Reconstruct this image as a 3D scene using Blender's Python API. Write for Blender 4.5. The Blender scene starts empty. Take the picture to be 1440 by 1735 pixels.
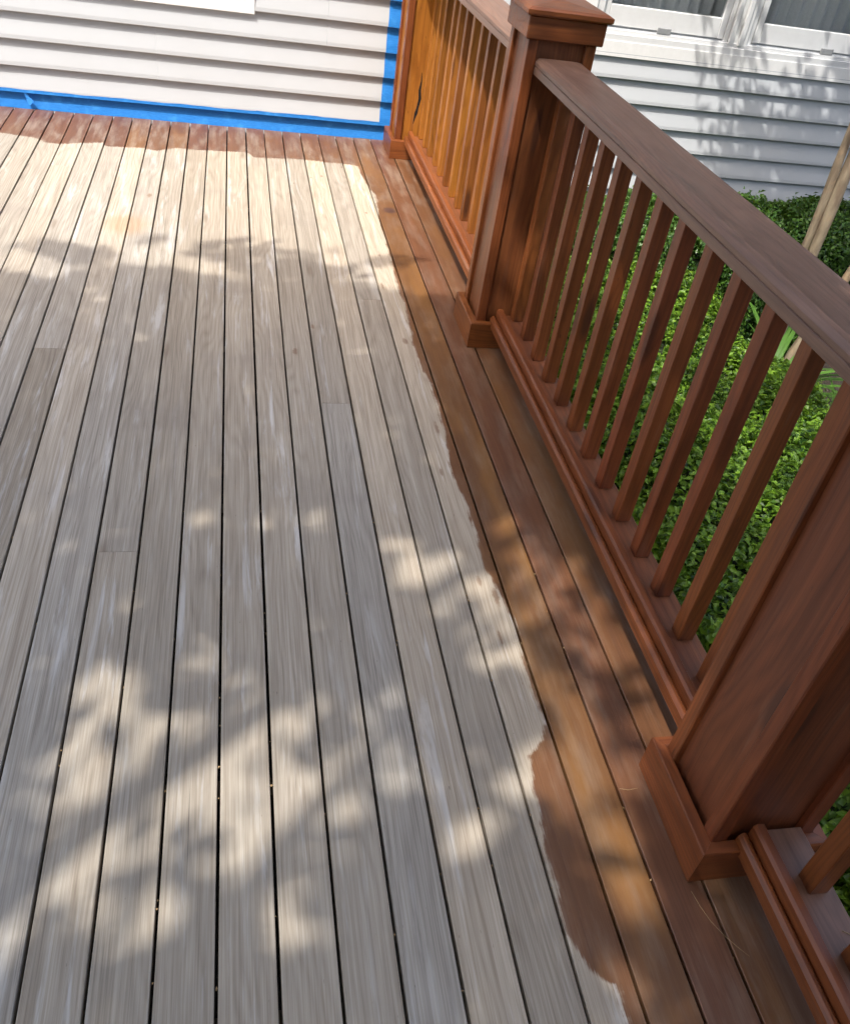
import bpy, math, random
import numpy as np
from mathutils import Matrix, Vector

random.seed(7)
rng = np.random.default_rng(11)
scene = bpy.context.scene
col = scene.collection

# ------------------------------------------------------------------ camera
cam_data = bpy.data.cameras.new('camera')
cam = bpy.data.objects.new('camera', cam_data)
col.objects.link(cam)
cam_data.sensor_fit = 'HORIZONTAL'
cam_data.sensor_width = 36.0
cam_data.lens = 36.0 * 1470.0 / 1440.0
cam_data.clip_start = 0.02
cam_data.clip_end = 500.0
RIGHT = Vector((0.97677727, -0.16739094, 0.13374017))
UP = Vector((0.00382879, 0.63774108, 0.7702413))
FWD = Vector((0.21422301, 0.75184213, -0.6235719))
m = Matrix.Identity(4)
for r in range(3):
    m[r][0], m[r][1], m[r][2] = RIGHT[r], UP[r], -FWD[r]
m.translation = Vector((0.02957, 0.0, 1.39868))
cam.matrix_world = m
scene.camera = cam

# ------------------------------------------------------------------ sky, sun, exposure
SUN = Vector((0.93, 1.0, -2.5)).normalized()          # direction the light travels
SX, SY = 0.93 / 2.5, 1.0 / 2.5                         # drift per metre of drop
elev = math.asin(-SUN.z)
azim = math.atan2(-SUN.x, -SUN.y)                      # clockwise from +Y
world = bpy.data.worlds.new('World')
scene.world = world
world.use_nodes = True
wn = world.node_tree
sky = wn.nodes.new('ShaderNodeTexSky')
sky.sky_type = 'NISHITA'
sky.sun_disc = False
sky.sun_elevation = elev
sky.sun_rotation = azim
sky.air_density = 1.0
sky.dust_density = 5.0
sky.ozone_density = 0.0
bg = wn.nodes['Background']
bg.inputs['Strength'].default_value = 0.15
wn.links.new(sky.outputs['Color'], bg.inputs['Color'])

sun_data = bpy.data.lights.new('sun', 'SUN')
sun_data.energy = 2.0
sun_data.angle = math.radians(0.53)
sun_data.color = (1.0, 0.955, 0.885)
sun = bpy.data.objects.new('sun', sun_data)
sun.rotation_euler = SUN.to_track_quat('-Z', 'Y').to_euler()
col.objects.link(sun)

vs = scene.view_settings
vs.view_transform = 'Standard'
vs.look = 'None'
vs.exposure = 1.24
vs.gamma = 1.0
vs.use_curve_mapping = False
scene.cycles.adaptive_threshold = 0.03
scene.cycles.denoising_prefilter = 'NONE'
scene.cycles.max_bounces = 6
scene.cycles.transparent_max_bounces = 16

# ------------------------------------------------------------------ helpers
def link(o, parent=None):
    col.objects.link(o)
    if parent is not None:
        o.parent = parent
    return o

def tag(o, label=None, cat=None, group=None, kind=None):
    if label: o['label'] = label
    if cat: o['category'] = cat
    if group: o['group'] = group
    if kind: o['kind'] = kind
    return o

def empty(name, loc=(0, 0, 0), **kw):
    o = bpy.data.objects.new(name, None)
    o.empty_display_size = 0.1
    o.location = loc
    link(o)
    return tag(o, **kw)

def mesh(name, verts, faces, mat, smooth=False):
    me = bpy.data.meshes.new(name)
    me.from_pydata([tuple(v) for v in verts], [], [tuple(f) for f in faces])
    me.update()
    if mat: me.materials.append(mat)
    if smooth:
        me.polygons.foreach_set('use_smooth', [True] * len(me.polygons))
    return me

def obj(name, me, parent=None, loc=None, **props):
    """parents here all sit at the identity rotation; children are placed in world space"""
    o = bpy.data.objects.new(name, me)
    link(o, parent)
    p = Vector(loc) if loc is not None else Vector((0, 0, 0))
    if parent is not None:
        q = parent
        while q is not None:
            p = p - q.location
            q = q.parent
    o.location = p
    for k, v in props.items():
        o[k] = v
    return o

class MB:
    def __init__(self):
        self.v, self.f = [], []
    def add(self, verts, faces):
        n = len(self.v)
        self.v += [tuple(a) for a in verts]
        self.f += [tuple(i + n for i in f) for f in faces]
        return self
    def box(self, x0, x1, y0, y1, z0, z1, b=0.0):
        """box with its twelve edges chamfered by b"""
        if b <= 0:
            v = [(x, y, z) for z in (z0, z1) for y in (y0, y1) for x in (x0, x1)]
            f = [(0, 2, 3, 1), (4, 5, 7, 6), (0, 1, 5, 4), (2, 6, 7, 3), (0, 4, 6, 2), (1, 3, 7, 5)]
            return self.add(v, f)
        xs, ys, zs = (x0, x1), (y0, y1), (z0, z1)
        v, idx = [], {}
        for i in (0, 1):
            for j in (0, 1):
                for k in (0, 1):
                    sx, sy, sz = (1, -1)[i], (1, -1)[j], (1, -1)[k]
                    for a in range(3):      # a: the axis whose face this vertex lies on
                        q = [xs[i] + sx * b, ys[j] + sy * b, zs[k] + sz * b]
                        q[a] = (xs[i], ys[j], zs[k])[a]
                        idx[(i, j, k, a)] = len(v); v.append(tuple(q))
        f = []
        def face(ids, out):
            P = [Vector(v[t]) for t in ids]
            n = (P[1] - P[0]).cross(P[2] - P[0])
            f.append(tuple(ids) if n.dot(Vector(out)) > 0 else tuple(reversed(ids)))
        for i in (0, 1):
            s = 2 * i - 1
            face([idx[(i, 0, 0, 0)], idx[(i, 1, 0, 0)], idx[(i, 1, 1, 0)], idx[(i, 0, 1, 0)]], (s, 0, 0))
            face([idx[(0, i, 0, 1)], idx[(1, i, 0, 1)], idx[(1, i, 1, 1)], idx[(0, i, 1, 1)]], (0, s, 0))
            face([idx[(0, 0, i, 2)], idx[(1, 0, i, 2)], idx[(1, 1, i, 2)], idx[(0, 1, i, 2)]], (0, 0, s))
            for j in (0, 1):
                t = 2 * j - 1
                face([idx[(i, j, 0, 0)], idx[(i, j, 1, 0)], idx[(i, j, 1, 1)], idx[(i, j, 0, 1)]], (s, t, 0))
                face([idx[(i, 0, j, 0)], idx[(i, 1, j, 0)], idx[(i, 1, j, 2)], idx[(i, 0, j, 2)]], (s, 0, t))
                face([idx[(0, i, j, 1)], idx[(1, i, j, 1)], idx[(1, i, j, 2)], idx[(0, i, j, 2)]], (0, s, t))
                for k in (0, 1):
                    face([idx[(i, j, k, a)] for a in range(3)], (s, t, 2 * k - 1))
        return self.add(v, f)
    def extrude(self, prof, axis, a0, a1):
        """closed 2-D profile (counter-clockwise) swept from a0 to a1 along 'x' or 'y'"""
        n = len(prof)
        if axis == 'y':
            v = [(p[0], a0, p[1]) for p in prof] + [(p[0], a1, p[1]) for p in prof]
        else:
            v = [(a0, p[0], p[1]) for p in prof] + [(a1, p[0], p[1]) for p in prof]
        f = [(i, (i + 1) % n, n + (i + 1) % n, n + i) for i in range(n)]
        f += [tuple(reversed(range(n))), tuple(range(n, 2 * n))]
        if axis == 'y':
            f = [tuple(reversed(q)) for q in f]
        return self.add(v, f)
    def build(self, name, mat, smooth=False):
        return mesh(name, self.v, self.f, mat, smooth)

class N:
    """small node-graph helper"""
    def __init__(self, name):
        self.mat = bpy.data.materials.new(name)
        self.mat.use_nodes = True
        self.t = self.mat.node_tree
        self.bsdf = self.t.nodes['Principled BSDF']
        self.out = self.t.nodes['Material Output']
    def n(self, kind, **kw):
        nd = self.t.nodes.new(kind)
        for k, v in kw.items():
            setattr(nd, k, v)
        return nd
    def put(self, sock, val):
        if val is None: return
        if isinstance(val, bpy.types.NodeSocket):
            self.t.links.new(val, sock)
        elif isinstance(val, (tuple, list)) and len(val) == 3 and sock.type == 'RGBA':
            sock.default_value = (*val, 1.0)
        else:
            sock.default_value = val
    def math(self, op, a, b=None, c=None, clamp=False):
        nd = self.n('ShaderNodeMath', operation=op, use_clamp=clamp)
        self.put(nd.inputs[0], a); self.put(nd.inputs[1], b); self.put(nd.inputs[2], c)
        return nd.outputs[0]
    def vmath(self, op, a, b=None):
        nd = self.n('ShaderNodeVectorMath', operation=op)
        self.put(nd.inputs[0], a); self.put(nd.inputs[1], b)
        return nd.outputs['Value'] if op in ('LENGTH', 'DISTANCE', 'DOT_PRODUCT') else nd.outputs[0]
    def attr(self, name):
        return self.n('ShaderNodeAttribute', attribute_type='OBJECT', attribute_name=name).outputs['Fac']
    def pos(self):
        return self.n('ShaderNodeNewGeometry').outputs['Position']
    def sep(self, v):
        return self.n('ShaderNodeSeparateXYZ').outputs if v is None else self._sep(v)
    def _sep(self, v):
        nd = self.n('ShaderNodeSeparateXYZ'); self.put(nd.inputs[0], v); return nd.outputs
    def comb(self, x, y, z):
        nd = self.n('ShaderNodeCombineXYZ')
        for i, q in enumerate((x, y, z)): self.put(nd.inputs[i], q)
        return nd.outputs[0]
    def noise(self, vec, scale, detail=3.0, rough=0.55, dist=0.0):
        nd = self.n('ShaderNodeTexNoise')
        self.put(nd.inputs['Vector'], vec)
        nd.inputs['Scale'].default_value = scale
        nd.inputs['Detail'].default_value = detail
        nd.inputs['Roughness'].default_value = rough
        nd.inputs['Distortion'].default_value = dist
        return nd.outputs['Fac']
    def mix(self, fac, a, b, mode='MIX'):
        nd = self.n('ShaderNodeMix', data_type='RGBA', blend_type=mode)
        self.put(nd.inputs[0], fac); self.put(nd.inputs[6], a); self.put(nd.inputs[7], b)
        return nd.outputs[2]
    def map(self, v, a, b, c=0.0, d=1.0, smooth=True):
        nd = self.n('ShaderNodeMapRange', interpolation_type='SMOOTHSTEP' if smooth else 'LINEAR')
        for i, q in enumerate((v, a, b, c, d)): self.put(nd.inputs[i], q)
        return nd.outputs[0]
    def curve(self, v, pts):
        """pts: (x, y) in 0..1, piecewise linear"""
        nd = self.n('ShaderNodeFloatCurve')
        c = nd.mapping.curves[0]
        c.points[0].location = pts[0]; c.points[1].location = pts[-1]
        for p in pts[1:-1]: c.points.new(*p)
        for p in c.points: p.handle_type = 'VECTOR'
        nd.mapping.update()
        self.put(nd.inputs['Value'], v)
        return nd.outputs[0]
    def bump(self, h, strength, dist):
        nd = self.n('ShaderNodeBump')
        nd.inputs['Strength'].default_value = strength
        nd.inputs['Distance'].default_value = dist
        self.put(nd.inputs['Height'], h)
        self.put(self.bsdf.inputs['Normal'], nd.outputs[0])
    def done(self, color=None, rough=None, **kw):
        self.put(self.bsdf.inputs['Base Color'], color)
        self.put(self.bsdf.inputs['Roughness'], rough)
        for k, v in kw.items():
            self.put(self.bsdf.inputs[k.replace('_', ' ')], v)
        return self.mat

# ------------------------------------------------------------------ measured outlines on the deck
BND = [(0.57, 4.385), (0.627, 4.373), (0.637, 4.207), (0.666, 3.979), (0.648, 3.625), (0.648, 3.437), (0.636, 3.098), (0.637, 2.806), (0.624, 2.589), (0.625, 2.414), (0.638, 2.324), (0.636, 2.154), (0.628, 2.014), (0.615, 1.858), (0.629, 1.729), (0.628, 1.609), (0.621, 1.478), (0.641, 1.376), (0.646, 1.282), (0.642, 1.16), (0.638, 1.084), (0.647, 1.03), (0.63, 0.965), (0.594, 0.945), (0.584, 0.91), (0.579, 0.86), (0.576, 0.797), (0.572, 0.744), (0.566, 0.697), (0.561, 0.609), (0.567, 0.578), (0.583, 0.54), (0.593, 0.523), (0.615, 0.519), (0.62, 0.494), (0.617, 0.449)]
REAR = [(-1.015, 4.432), (-0.871, 4.395), (-0.853, 4.392), (-0.812, 4.343), (-0.748, 4.335), (-0.564, 4.403), (-0.545, 4.348), (-0.39, 4.372), (-0.322, 4.348), (-0.232, 4.415), (-0.15, 4.41), (0.099, 4.432), (0.126, 4.369), (0.267, 4.388), (0.382, 4.399), (0.497, 4.384), (0.57, 4.385)]
HOLES = [(-0.221, 1.148, 0.042, 0.042), (-0.238, 0.987, 0.044, 0.073), (-0.245, 0.857, 0.041, 0.059), (-0.221, 0.779, 0.04, 0.04), (-0.147, 1.017, 0.046, 0.057), (-0.115, 0.918, 0.029, 0.046), (-0.139, 0.796, 0.05, 0.066), (-0.126, 0.698, 0.048, 0.037), (-0.05, 1.022, 0.042, 0.045), (-0.041, 0.924, 0.045, 0.053), (-0.054, 0.873, 0.039, 0.028), (0.029, 0.942, 0.036, 0.067), (0.053, 0.87, 0.045, 0.045), (0.047, 0.758, 0.042, 0.03), (0.062, 1.068, 0.038, 0.034), (0.117, 0.947, 0.031, 0.08), (0.149, 0.873, 0.041, 0.046), (0.161, 1.068, 0.022, 0.028), (0.214, 0.903, 0.026, 0.072), (0.319, 1.051, 0.034, 0.035), (0.326, 0.943, 0.027, 0.031), (-0.316, 0.732, 0.025, 0.028), (-0.312, 0.687, 0.021, 0.027), (0.109, 0.665, 0.018, 0.028), (-0.045, 1.226, 0.034, 0.031), (0.428, 1.503, 0.036, 0.058), (0.527, 1.449, 0.043, 0.061), (0.566, 1.359, 0.056, 0.095), (0.579, 1.231, 0.06, 0.069), (0.633, 1.229, 0.041, 0.069), (0.746, 1.608, 0.048, 0.046), (0.759, 1.539, 0.062, 0.088), (0.802, 1.473, 0.061, 0.085), (0.825, 1.35, 0.052, 0.077), (0.818, 1.238, 0.056, 0.071), (0.714, 1.373, 0.044, 0.078), (0.862, 1.2, 0.049, 0.086), (0.848, 1.084, 0.047, 0.063), (0.872, 1.004, 0.039, 0.059), (0.711, 1.076, 0.052, 0.061), (0.729, 0.97, 0.05, 0.042), (0.615, 0.923, 0.036, 0.04), (0.755, 0.899, 0.048, 0.053), (0.525, 0.853, 0.028, 0.031), (0.439, 0.771, 0.027, 0.028), (0.688, 0.742, 0.039, 0.045), (0.704, 0.663, 0.043, 0.052), (0.647, 0.868, 0.035, 0.05), (-0.044, 1.662, 0.018, 0.010), (0.147, 1.66, 0.030, 0.010), (0.647, 0.485, 0.019, 0.025)]
# drips and blotches of stain: x, y, rx, ry
DRIPS = [(0.222, 2.50, .009, .022), (0.29, 2.673, .007, .016), (0.598, 2.595, .010, .022), (-0.314, 3.771, .010, .026),
         (0.627, 1.376, .008, .03), (0.598, 1.427, .006, .02), (0.612, 2.074, .006, .035), (0.546, 4.33, .006, .014),
         (0.437, 4.178, .006, .014), (0.385, 4.15, .005, .012), (0.301, 4.053, .004, .009), (0.60, 3.30, .005, .012),
         (0.575, 3.02, .005, .03), (0.607, 1.25, .004, .025), (0.60, 3.75, .006, .012), (0.585, 1.86, .004, .02)]

# ------------------------------------------------------------------ materials
def grain_coords(g, axis, offset=True):
    """world position with the grain axis first, moved apart for each piece"""
    s = g._sep(g.pos())
    order = {'x': (0, 1, 2), 'y': (1, 0, 2), 'z': (2, 0, 1)}[axis]
    a, b, c = (s[i] for i in order)
    seed = g.attr('seed')
    a2 = g.math('ADD', a, g.math('MULTIPLY', seed, 37.0))
    b2 = g.math('ADD', b, g.math('MULTIPLY', seed, 5.3))
    c2 = g.math('ADD', c, g.math('MULTIPLY', seed, 2.1))
    return a2, b2, c2, s

def wood_grain(g, a, b, c):
    """returns broad streaks, fine pores, cathedral rings (each 0..1)"""
    warp = g.noise(g.comb(g.math('MULTIPLY', a, 1.3), g.math('MULTIPLY', b, 9.0), g.math('MULTIPLY', c, 9.0)), 1.0, 2.0, .5)
    broad = g.noise(g.comb(g.math('MULTIPLY', a, 1.6), g.math('MULTIPLY', b, 55.0), g.math('MULTIPLY', c, 55.0)), 1.0, 5.0, .6)
    fine = g.noise(g.comb(g.math('MULTIPLY', a, 3.2), g.math('MULTIPLY', b, 340.0), g.math('MULTIPLY', c, 340.0)), 1.0, 4.0, .72)
    ph = g.math('ADD', g.math('MULTIPLY', g.math('ADD', b, c), 330.0), g.math('MULTIPLY', warp, 70.0))
    ring = g.math('POWER', g.math('MULTIPLY_ADD', g.math('SINE', ph), 0.5, 0.5), .6)
    return warp, broad, fine, ring

def knots(g, a, b, fa, fb, share=.12):
    """distance to sparse knot centres, warped a little"""
    nd = g.n('ShaderNodeTexVoronoi', voronoi_dimensions='2D')
    w = g.noise(g.comb(g.math('MULTIPLY', a, 20.0), g.math('MULTIPLY', b, 60.0), 0.0), 1.0, 2.0, .5)
    g.put(nd.inputs['Vector'], g.comb(g.math('ADD', g.math('MULTIPLY', a, fa), g.math('MULTIPLY', w, .06)), g.math('MULTIPLY', b, fb), 0.0))
    nd.inputs['Scale'].default_value = 1.0
    # most cells carry no knot
    few = g.math('GREATER_THAN', g._sep(nd.outputs['Color'])[0], share)
    return g.math('ADD', nd.outputs['Distance'], few)

def deck_material():
    g = N('deck_wood')
    a, b, c, s = grain_coords(g, 'y')
    x, y = s[0], s[1]
    P2 = g.comb(x, y, 0.0)
    warp, broad, fine, ring = wood_grain(g, a, b, c)
    tone, warm = g.attr('tone'), g.attr('warm')
    # bare weathered timber
    light = g.mix(warm, (0.475, 0.438, 0.382), (0.500, 0.432, 0.340))
    dark = g.mix(warm, (0.215, 0.188, 0.158), (0.255, 0.198, 0.140))
    gr = g.math('ADD', g.math('MULTIPLY', broad, 0.45), g.math('ADD', g.math('MULTIPLY', ring, 0.10), g.math('MULTIPLY', fine, 0.85)))
    gr = g.map(gr, 0.46, 0.93, 0, 1, False)
    bare = g.mix(gr, dark, light)
    # pale bleached scuffs and greyer blotches
    scuff = g.noise(g.comb(g.math('MULTIPLY', a, 2.2), g.math('MULTIPLY', b, 26.0), c), 1.0, 5.0, .65, .4)
    scuff = g.math('MULTIPLY', g.map(scuff, 0.54, 0.70), g.map(g.attr('seed'), 0.0, 10.0, .35, 1.0, False))
    bare = g.mix(g.math('MULTIPLY', scuff, 0.85), bare, (0.61, 0.595, 0.57))
    blot = g.noise(P2, 3.2, 4.0, .6)
    bare = g.mix(g.math('MULTIPLY', g.map(blot, .5, .72), .30), bare, (0.25, 0.22, 0.195))
    bare = g.mix(1.0, bare, g.comb(tone, tone, tone), 'MULTIPLY')
    # tiny dark checks and specks
    pit = g.noise(g.comb(g.math('MULTIPLY', y, 45.0), g.math('MULTIPLY', x, 240.0), 0.0), 1.0, 2.0, .5)
    bare = g.mix(g.math('MULTIPLY', g.map(pit, .735, .78), .55), bare, (0.09, 0.07, 0.055))
    chk = g.noise(g.comb(g.math('MULTIPLY', a, 2.6), g.math('MULTIPLY', b, 300.0), 0.0), 1.0, 2.0, .5)
    bare = g.mix(g.math('MULTIPLY', g.map(chk, .70, .76), .55), bare, (0.10, 0.08, 0.065))
    kn = knots(g, a, b, 2.0, 11.0, .07)
    bare = g.mix(g.math('MULTIPLY', g.map(kn, .03, .15, 1.0, 0.0), .45), bare, (0.17, 0.115, 0.075))
    # rust coloured old blotch near the back
    dpt = g.vmath('LENGTH', g.vmath('MULTIPLY', g.vmath('SUBTRACT', P2, (-0.376, 3.45, 0.0)), (1.0, 0.72, 0.0)))
    old = g.map(g.math('ADD', dpt, g.math('MULTIPLY', g.math('SUBTRACT', blot, .5), .10)), 0.035, 0.115, .42, 0.0)
    bare = g.mix(old, bare, (0.40, 0.22, 0.09))
    # fresh stain
    st_a = g.mix(g.attr('amber'), (0.095, 0.036, 0.017), (0.125, 0.053, 0.017))
    st_b = g.mix(g.attr('amber'), (0.185, 0.077, 0.040), (0.205, 0.098, 0.037))
    stg = g.map(g.math('ADD', g.math('MULTIPLY', broad, .55), g.math('MULTIPLY', fine, .6)), .38, .80, 0, 1, False)
    stain = g.mix(stg, st_a, st_b)
    soak = g.noise(g.comb(g.math('MULTIPLY', a, 1.1), g.math('MULTIPLY', b, 7.0), c), 1.0, 3.0, .6)
    stain = g.mix(g.math('MULTIPLY', g.map(soak, .48, .75), .45), stain, (0.110, 0.050, 0.030))
    gold = g.noise(g.comb(g.math('MULTIPLY', y, 1.7), g.math('MULTIPLY', x, 9.0), g.attr('seed')), 1.0, 3.0, .6)
    stain = g.mix(g.math('MULTIPLY', g.map(gold, .46, .66), g.math('MULTIPLY', g.attr('amber'), .95)), stain, (0.215, 0.100, 0.030))
    kd = g.vmath('LENGTH', g.vmath('MULTIPLY', g.vmath('SUBTRACT', P2, (0.711, 3.80, 0.0)), (1.0, .8, 0.0)))
    stain = g.mix(g.map(kd, .018, .036, .75, 0.0), stain, (0.06, 0.03, 0.03))
    # the brushed edge
    ed = g.noise(g.comb(g.math('MULTIPLY', y, 60.0), g.math('MULTIPLY', x, 60.0), 0.0), 1.0, 4.0, .65)
    ed2 = g.noise(P2, 13.0, 2.0, .5)
    brush = g.noise(g.comb(g.math('MULTIPLY', y, 9.0), g.math('MULTIPLY', x, 190.0), 0.0), 1.0, 3.0, .6)
    wob = g.math('ADD', g.math('MULTIPLY', g.math('SUBTRACT', ed, .5), .012), g.math('MULTIPLY', g.math('SUBTRACT', ed2, .5), .028))
    Y0, Y1, X0, X1 = 0.30, 4.40, 0.50, 0.70
    pts = sorted(((py - Y0) / (Y1 - Y0), (px - X0) / (X1 - X0)) for px, py in BND)
    pts = [(0.0, pts[0][1])] + pts
    xb = g.curve(g.math('DIVIDE', g.math('SUBTRACT', y, Y0), Y1 - Y0), pts)
    xb = g.math('MULTIPLY_ADD', xb, X1 - X0, X0)
    m1 = g.map(g.math('ADD', g.math('ADD', g.math('SUBTRACT', x, xb), wob), g.math('MULTIPLY', g.math('SUBTRACT', brush, .5), .026)), -.005, .005)
    U0, U1, V0, V1 = -1.1, 0.6, 4.25, 4.5
    pts = [(0.0, .6)] + [((px - U0) / (U1 - U0), (py - V0) / (V1 - V0)) for px, py in REAR]
    yb = g.curve(g.math('DIVIDE', g.math('SUBTRACT', x, U0), U1 - U0), pts)
    yb = g.math('MULTIPLY_ADD', yb, V1 - V0, V0)
    m2 = g.map(g.math('ADD', g.math('SUBTRACT', y, yb), g.math('ADD', g.math('MULTIPLY', wob, .8), g.math('MULTIPLY', g.math('SUBTRACT', brush, .5), .05))), -.006, .006)
    mask = g.math('MAXIMUM', m1, m2)
    for dx, dy, rx, ry in DRIPS:
        d = g.vmath('LENGTH', g.vmath('MULTIPLY', g.vmath('SUBTRACT', P2, (dx, dy, 0.0)), (1 / rx, 1 / ry, 0.0)))
        mask = g.math('MAXIMUM', mask, g.map(g.math('ADD', d, g.math('MULTIPLY', g.math('SUBTRACT', ed, .5), 1.6)), .5, 1.2, .62, 0.0))
    # thin smears close to the edge
    sm = g.noise(g.comb(g.math('MULTIPLY', y, 20.0), g.math('MULTIPLY', x, 110.0), 0.0), 1.0, 3.0, .6)
    near = g.map(g.math('SUBTRACT', x, xb), -.10, 0.0)
    mask = g.math('MAXIMUM', mask, g.math('MULTIPLY', g.math('MULTIPLY', g.map(sm, .68, .74), near), .6))
    thin = g.noise(g.comb(g.math('MULTIPLY', y, 5.0), g.math('MULTIPLY', x, 24.0), g.attr('seed')), 1.0, 4.0, .65)
    thin = g.math('MULTIPLY', g.map(thin, .42, .72), g.map(y, 3.6, 4.35, .16, .42))
    coat = g.math('MULTIPLY', mask, g.math('SUBTRACT', 1.0, thin))
    colr = g.mix(coat, bare, stain)
    rough = g.math('ADD', g.math('MULTIPLY_ADD', mask, -0.42, 0.80), g.math('MULTIPLY', fine, .12))
    h = g.math('ADD', g.math('MULTIPLY', fine, .7), g.math('MULTIPLY', broad, .5))
    g.bump(h, 0.35, 0.0012)
    return g.done(colr, rough, Specular_IOR_Level=g.math('MULTIPLY_ADD', mask, .28, .25))

def stained_material(name, axis):
    g = N(name)
    a, b, c, s = grain_coords(g, axis)
    warp, broad, fine, ring = wood_grain(g, a, b, c)
    tone, amber = g.attr('tone'), g.attr('amber')
    d = g.mix(amber, (0.082, 0.019, 0.008), (0.165, 0.052, 0.008))
    l = g.mix(amber, (0.245, 0.064, 0.024), (0.420, 0.168, 0.026))
    gr = g.math('ADD', g.math('MULTIPLY', broad, .6), g.math('ADD', g.math('MULTIPLY', ring, .14), g.math('MULTIPLY', fine, .55)))
    cl = g.mix(g.map(gr, .38, .92, 0, 1, False), d, l)
    wear = g.noise(g.comb(g.math('MULTIPLY', a, 3.0), g.math('MULTIPLY', b, 30.0), g.math('MULTIPLY', c, 30.0)), 1.0, 4.0, .65)
    cl = g.mix(g.math('MULTIPLY', g.map(wear, .58, .76), .30), cl, (0.30, 0.17, 0.11))
    scr = g.noise(g.comb(g.math('MULTIPLY', a, 22.0), g.math('MULTIPLY', b, 130.0), g.math('MULTIPLY', c, 130.0)), 1.0, 2.0, .5)
    cl = g.mix(g.math('MULTIPLY', g.map(scr, .72, .76), .6), cl, (0.045, 0.018, 0.012))
    kn = knots(g, a, g.math('ADD', b, c), 1.5, 8.0, .22)
    cl = g.mix(g.math('MULTIPLY', g.map(kn, .05, .14, 1.0, 0.0), .75), cl, (0.05, 0.016, 0.009))
    blt = g.noise(g.comb(g.math('MULTIPLY', a, 4.0), g.math('MULTIPLY', b, 14.0), g.math('MULTIPLY', c, 14.0)), 1.0, 4.0, .65)
    cl = g.mix(g.math('MULTIPLY', g.map(blt, .50, .70), .5), cl, d)
    dl = g.mix(g.map(gr, .34, .92, 0, 1, False), (0.105, 0.068, 0.050), (0.245, 0.170, 0.130))  # greyed wear, with sky sheen and sun glare painted in
    cl = g.mix(g.attr('dull'), cl, dl)
    cl = g.mix(1.0, cl, g.comb(tone, tone, tone), 'MULTIPLY')
    g.bump(g.math('ADD', g.math('MULTIPLY', fine, .6), g.math('MULTIPLY', broad, .8)), .4, .0012)
    return g.done(cl, g.math('MULTIPLY_ADD', broad, .30, .24), Specular_IOR_Level=.5)

def siding_material():
    g = N('painted_siding')
    p = g._sep(g.pos())
    gr = g.noise(g.comb(g.math('MULTIPLY', p[0], 5.0), p[1], g.math('MULTIPLY', p[2], 160.0)), 1.0, 4.0, .6)
    dirt = g.noise(g.pos(), 2.5, 5.0, .6)
    cl = g.mix(g.math('MULTIPLY', g.map(dirt, .45, .75), .35), (0.495, 0.518, 0.540), (0.460, 0.472, 0.480))
    g.bump(gr, .18, .001)
    return g.done(cl, .52, Specular_IOR_Level=.35)

def plain(name, color, rough, bump=0.0, scale=60.0, vary=0.12, **kw):
    g = N(name)
    nz = g.noise(g.pos(), scale, 4.0, .6)
    cl = g.mix(g.map(nz, .35, .7, 0, 1, False), tuple(q * (1 - vary) for q in color), tuple(min(1, q * (1 + vary)) for q in color))
    if bump: g.bump(nz, bump, .002)
    return g.done(cl, rough, **kw)

def leaf_material(name, dark, light, trans=0.35, rough=0.42):
    g = N(name)
    rnd = g.n('ShaderNodeNewGeometry').outputs['Random Per Island']
    big = g.noise(g.pos(), 5.0, 3.0, .6)
    f = g.math('ADD', g.math('MULTIPLY', rnd, .75), g.math('MULTIPLY', big, .45))
    cl = g.mix(g.map(f, .2, .95, 0, 1, False), dark, light)
    g.done(cl, rough, Specular_IOR_Level=.4)
    tr = g.n('ShaderNodeBsdfTranslucent')
    g.put(tr.inputs['Color'], g.mix(.5, cl, (0.30, 0.42, 0.05)))
    mx = g.n('ShaderNodeMixShader')
    mx.inputs[0].default_value = trans
    g.t.links.new(g.bsdf.outputs[0], mx.inputs[1])
    g.t.links.new(tr.outputs[0], mx.inputs[2])
    g.t.links.new(mx.outputs[0], g.out.inputs['Surface'])
    return g.mat

def bark_material():
    g = N('smooth_bark')
    s = g._sep(g.pos())
    v = g.comb(g.math('MULTIPLY', s[0], 30.0), g.math('MULTIPLY', s[1], 30.0), g.math('MULTIPLY', s[2], 7.0))
    a = g.noise(v, 1.0, 4.0, .6)
    b = g.noise(g.pos(), 9.0, 3.0, .6)
    cl = g.mix(g.map(a, .35, .7), (0.17, 0.125, 0.085), (0.30, 0.245, 0.17))
    cl = g.mix(g.math('MULTIPLY', g.map(b, .52, .68), .5), cl, (0.40, 0.27, 0.16))
    g.bump(a, .5, .003)
    return g.done(cl, .7)

def tape_material():
    g = N('blue_tape')
    s = g._sep(g.pos())
    nz = g.noise(g.comb(g.math('MULTIPLY', s[0], 40.0), s[1], g.math('MULTIPLY', s[2], 300.0)), 1.0, 3.0, .6)
    big = g.noise(g.pos(), 14.0, 3.0, .6)
    cl = g.mix(g.map(nz, .3, .7, 0, 1, False), (0.016, 0.175, 0.56), (0.030, 0.240, 0.68))
    cl = g.mix(g.math('MULTIPLY', g.map(big, .55, .7), .35), cl, (0.075, 0.38, 0.84))
    g.bump(g.math('ADD', nz, big), .3, .0015)
    return g.done(cl, .55, Specular_IOR_Level=.35)

def ground_material():
    g = N('mulch_and_soil')
    a = g.noise(g.pos(), 45.0, 5.0, .7)
    b = g.noise(g.pos(), 2.0, 4.0, .6)
    cl = g.mix(g.map(a, .35, .7), (0.014, 0.010, 0.007), (0.050, 0.032, 0.022))
    cl = g.mix(g.math('MULTIPLY', g.map(b, .5, .7), .4), cl, (0.05, 0.05, 0.022))
    g.bump(a, .8, .02)
    return g.done(cl, .95)

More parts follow.
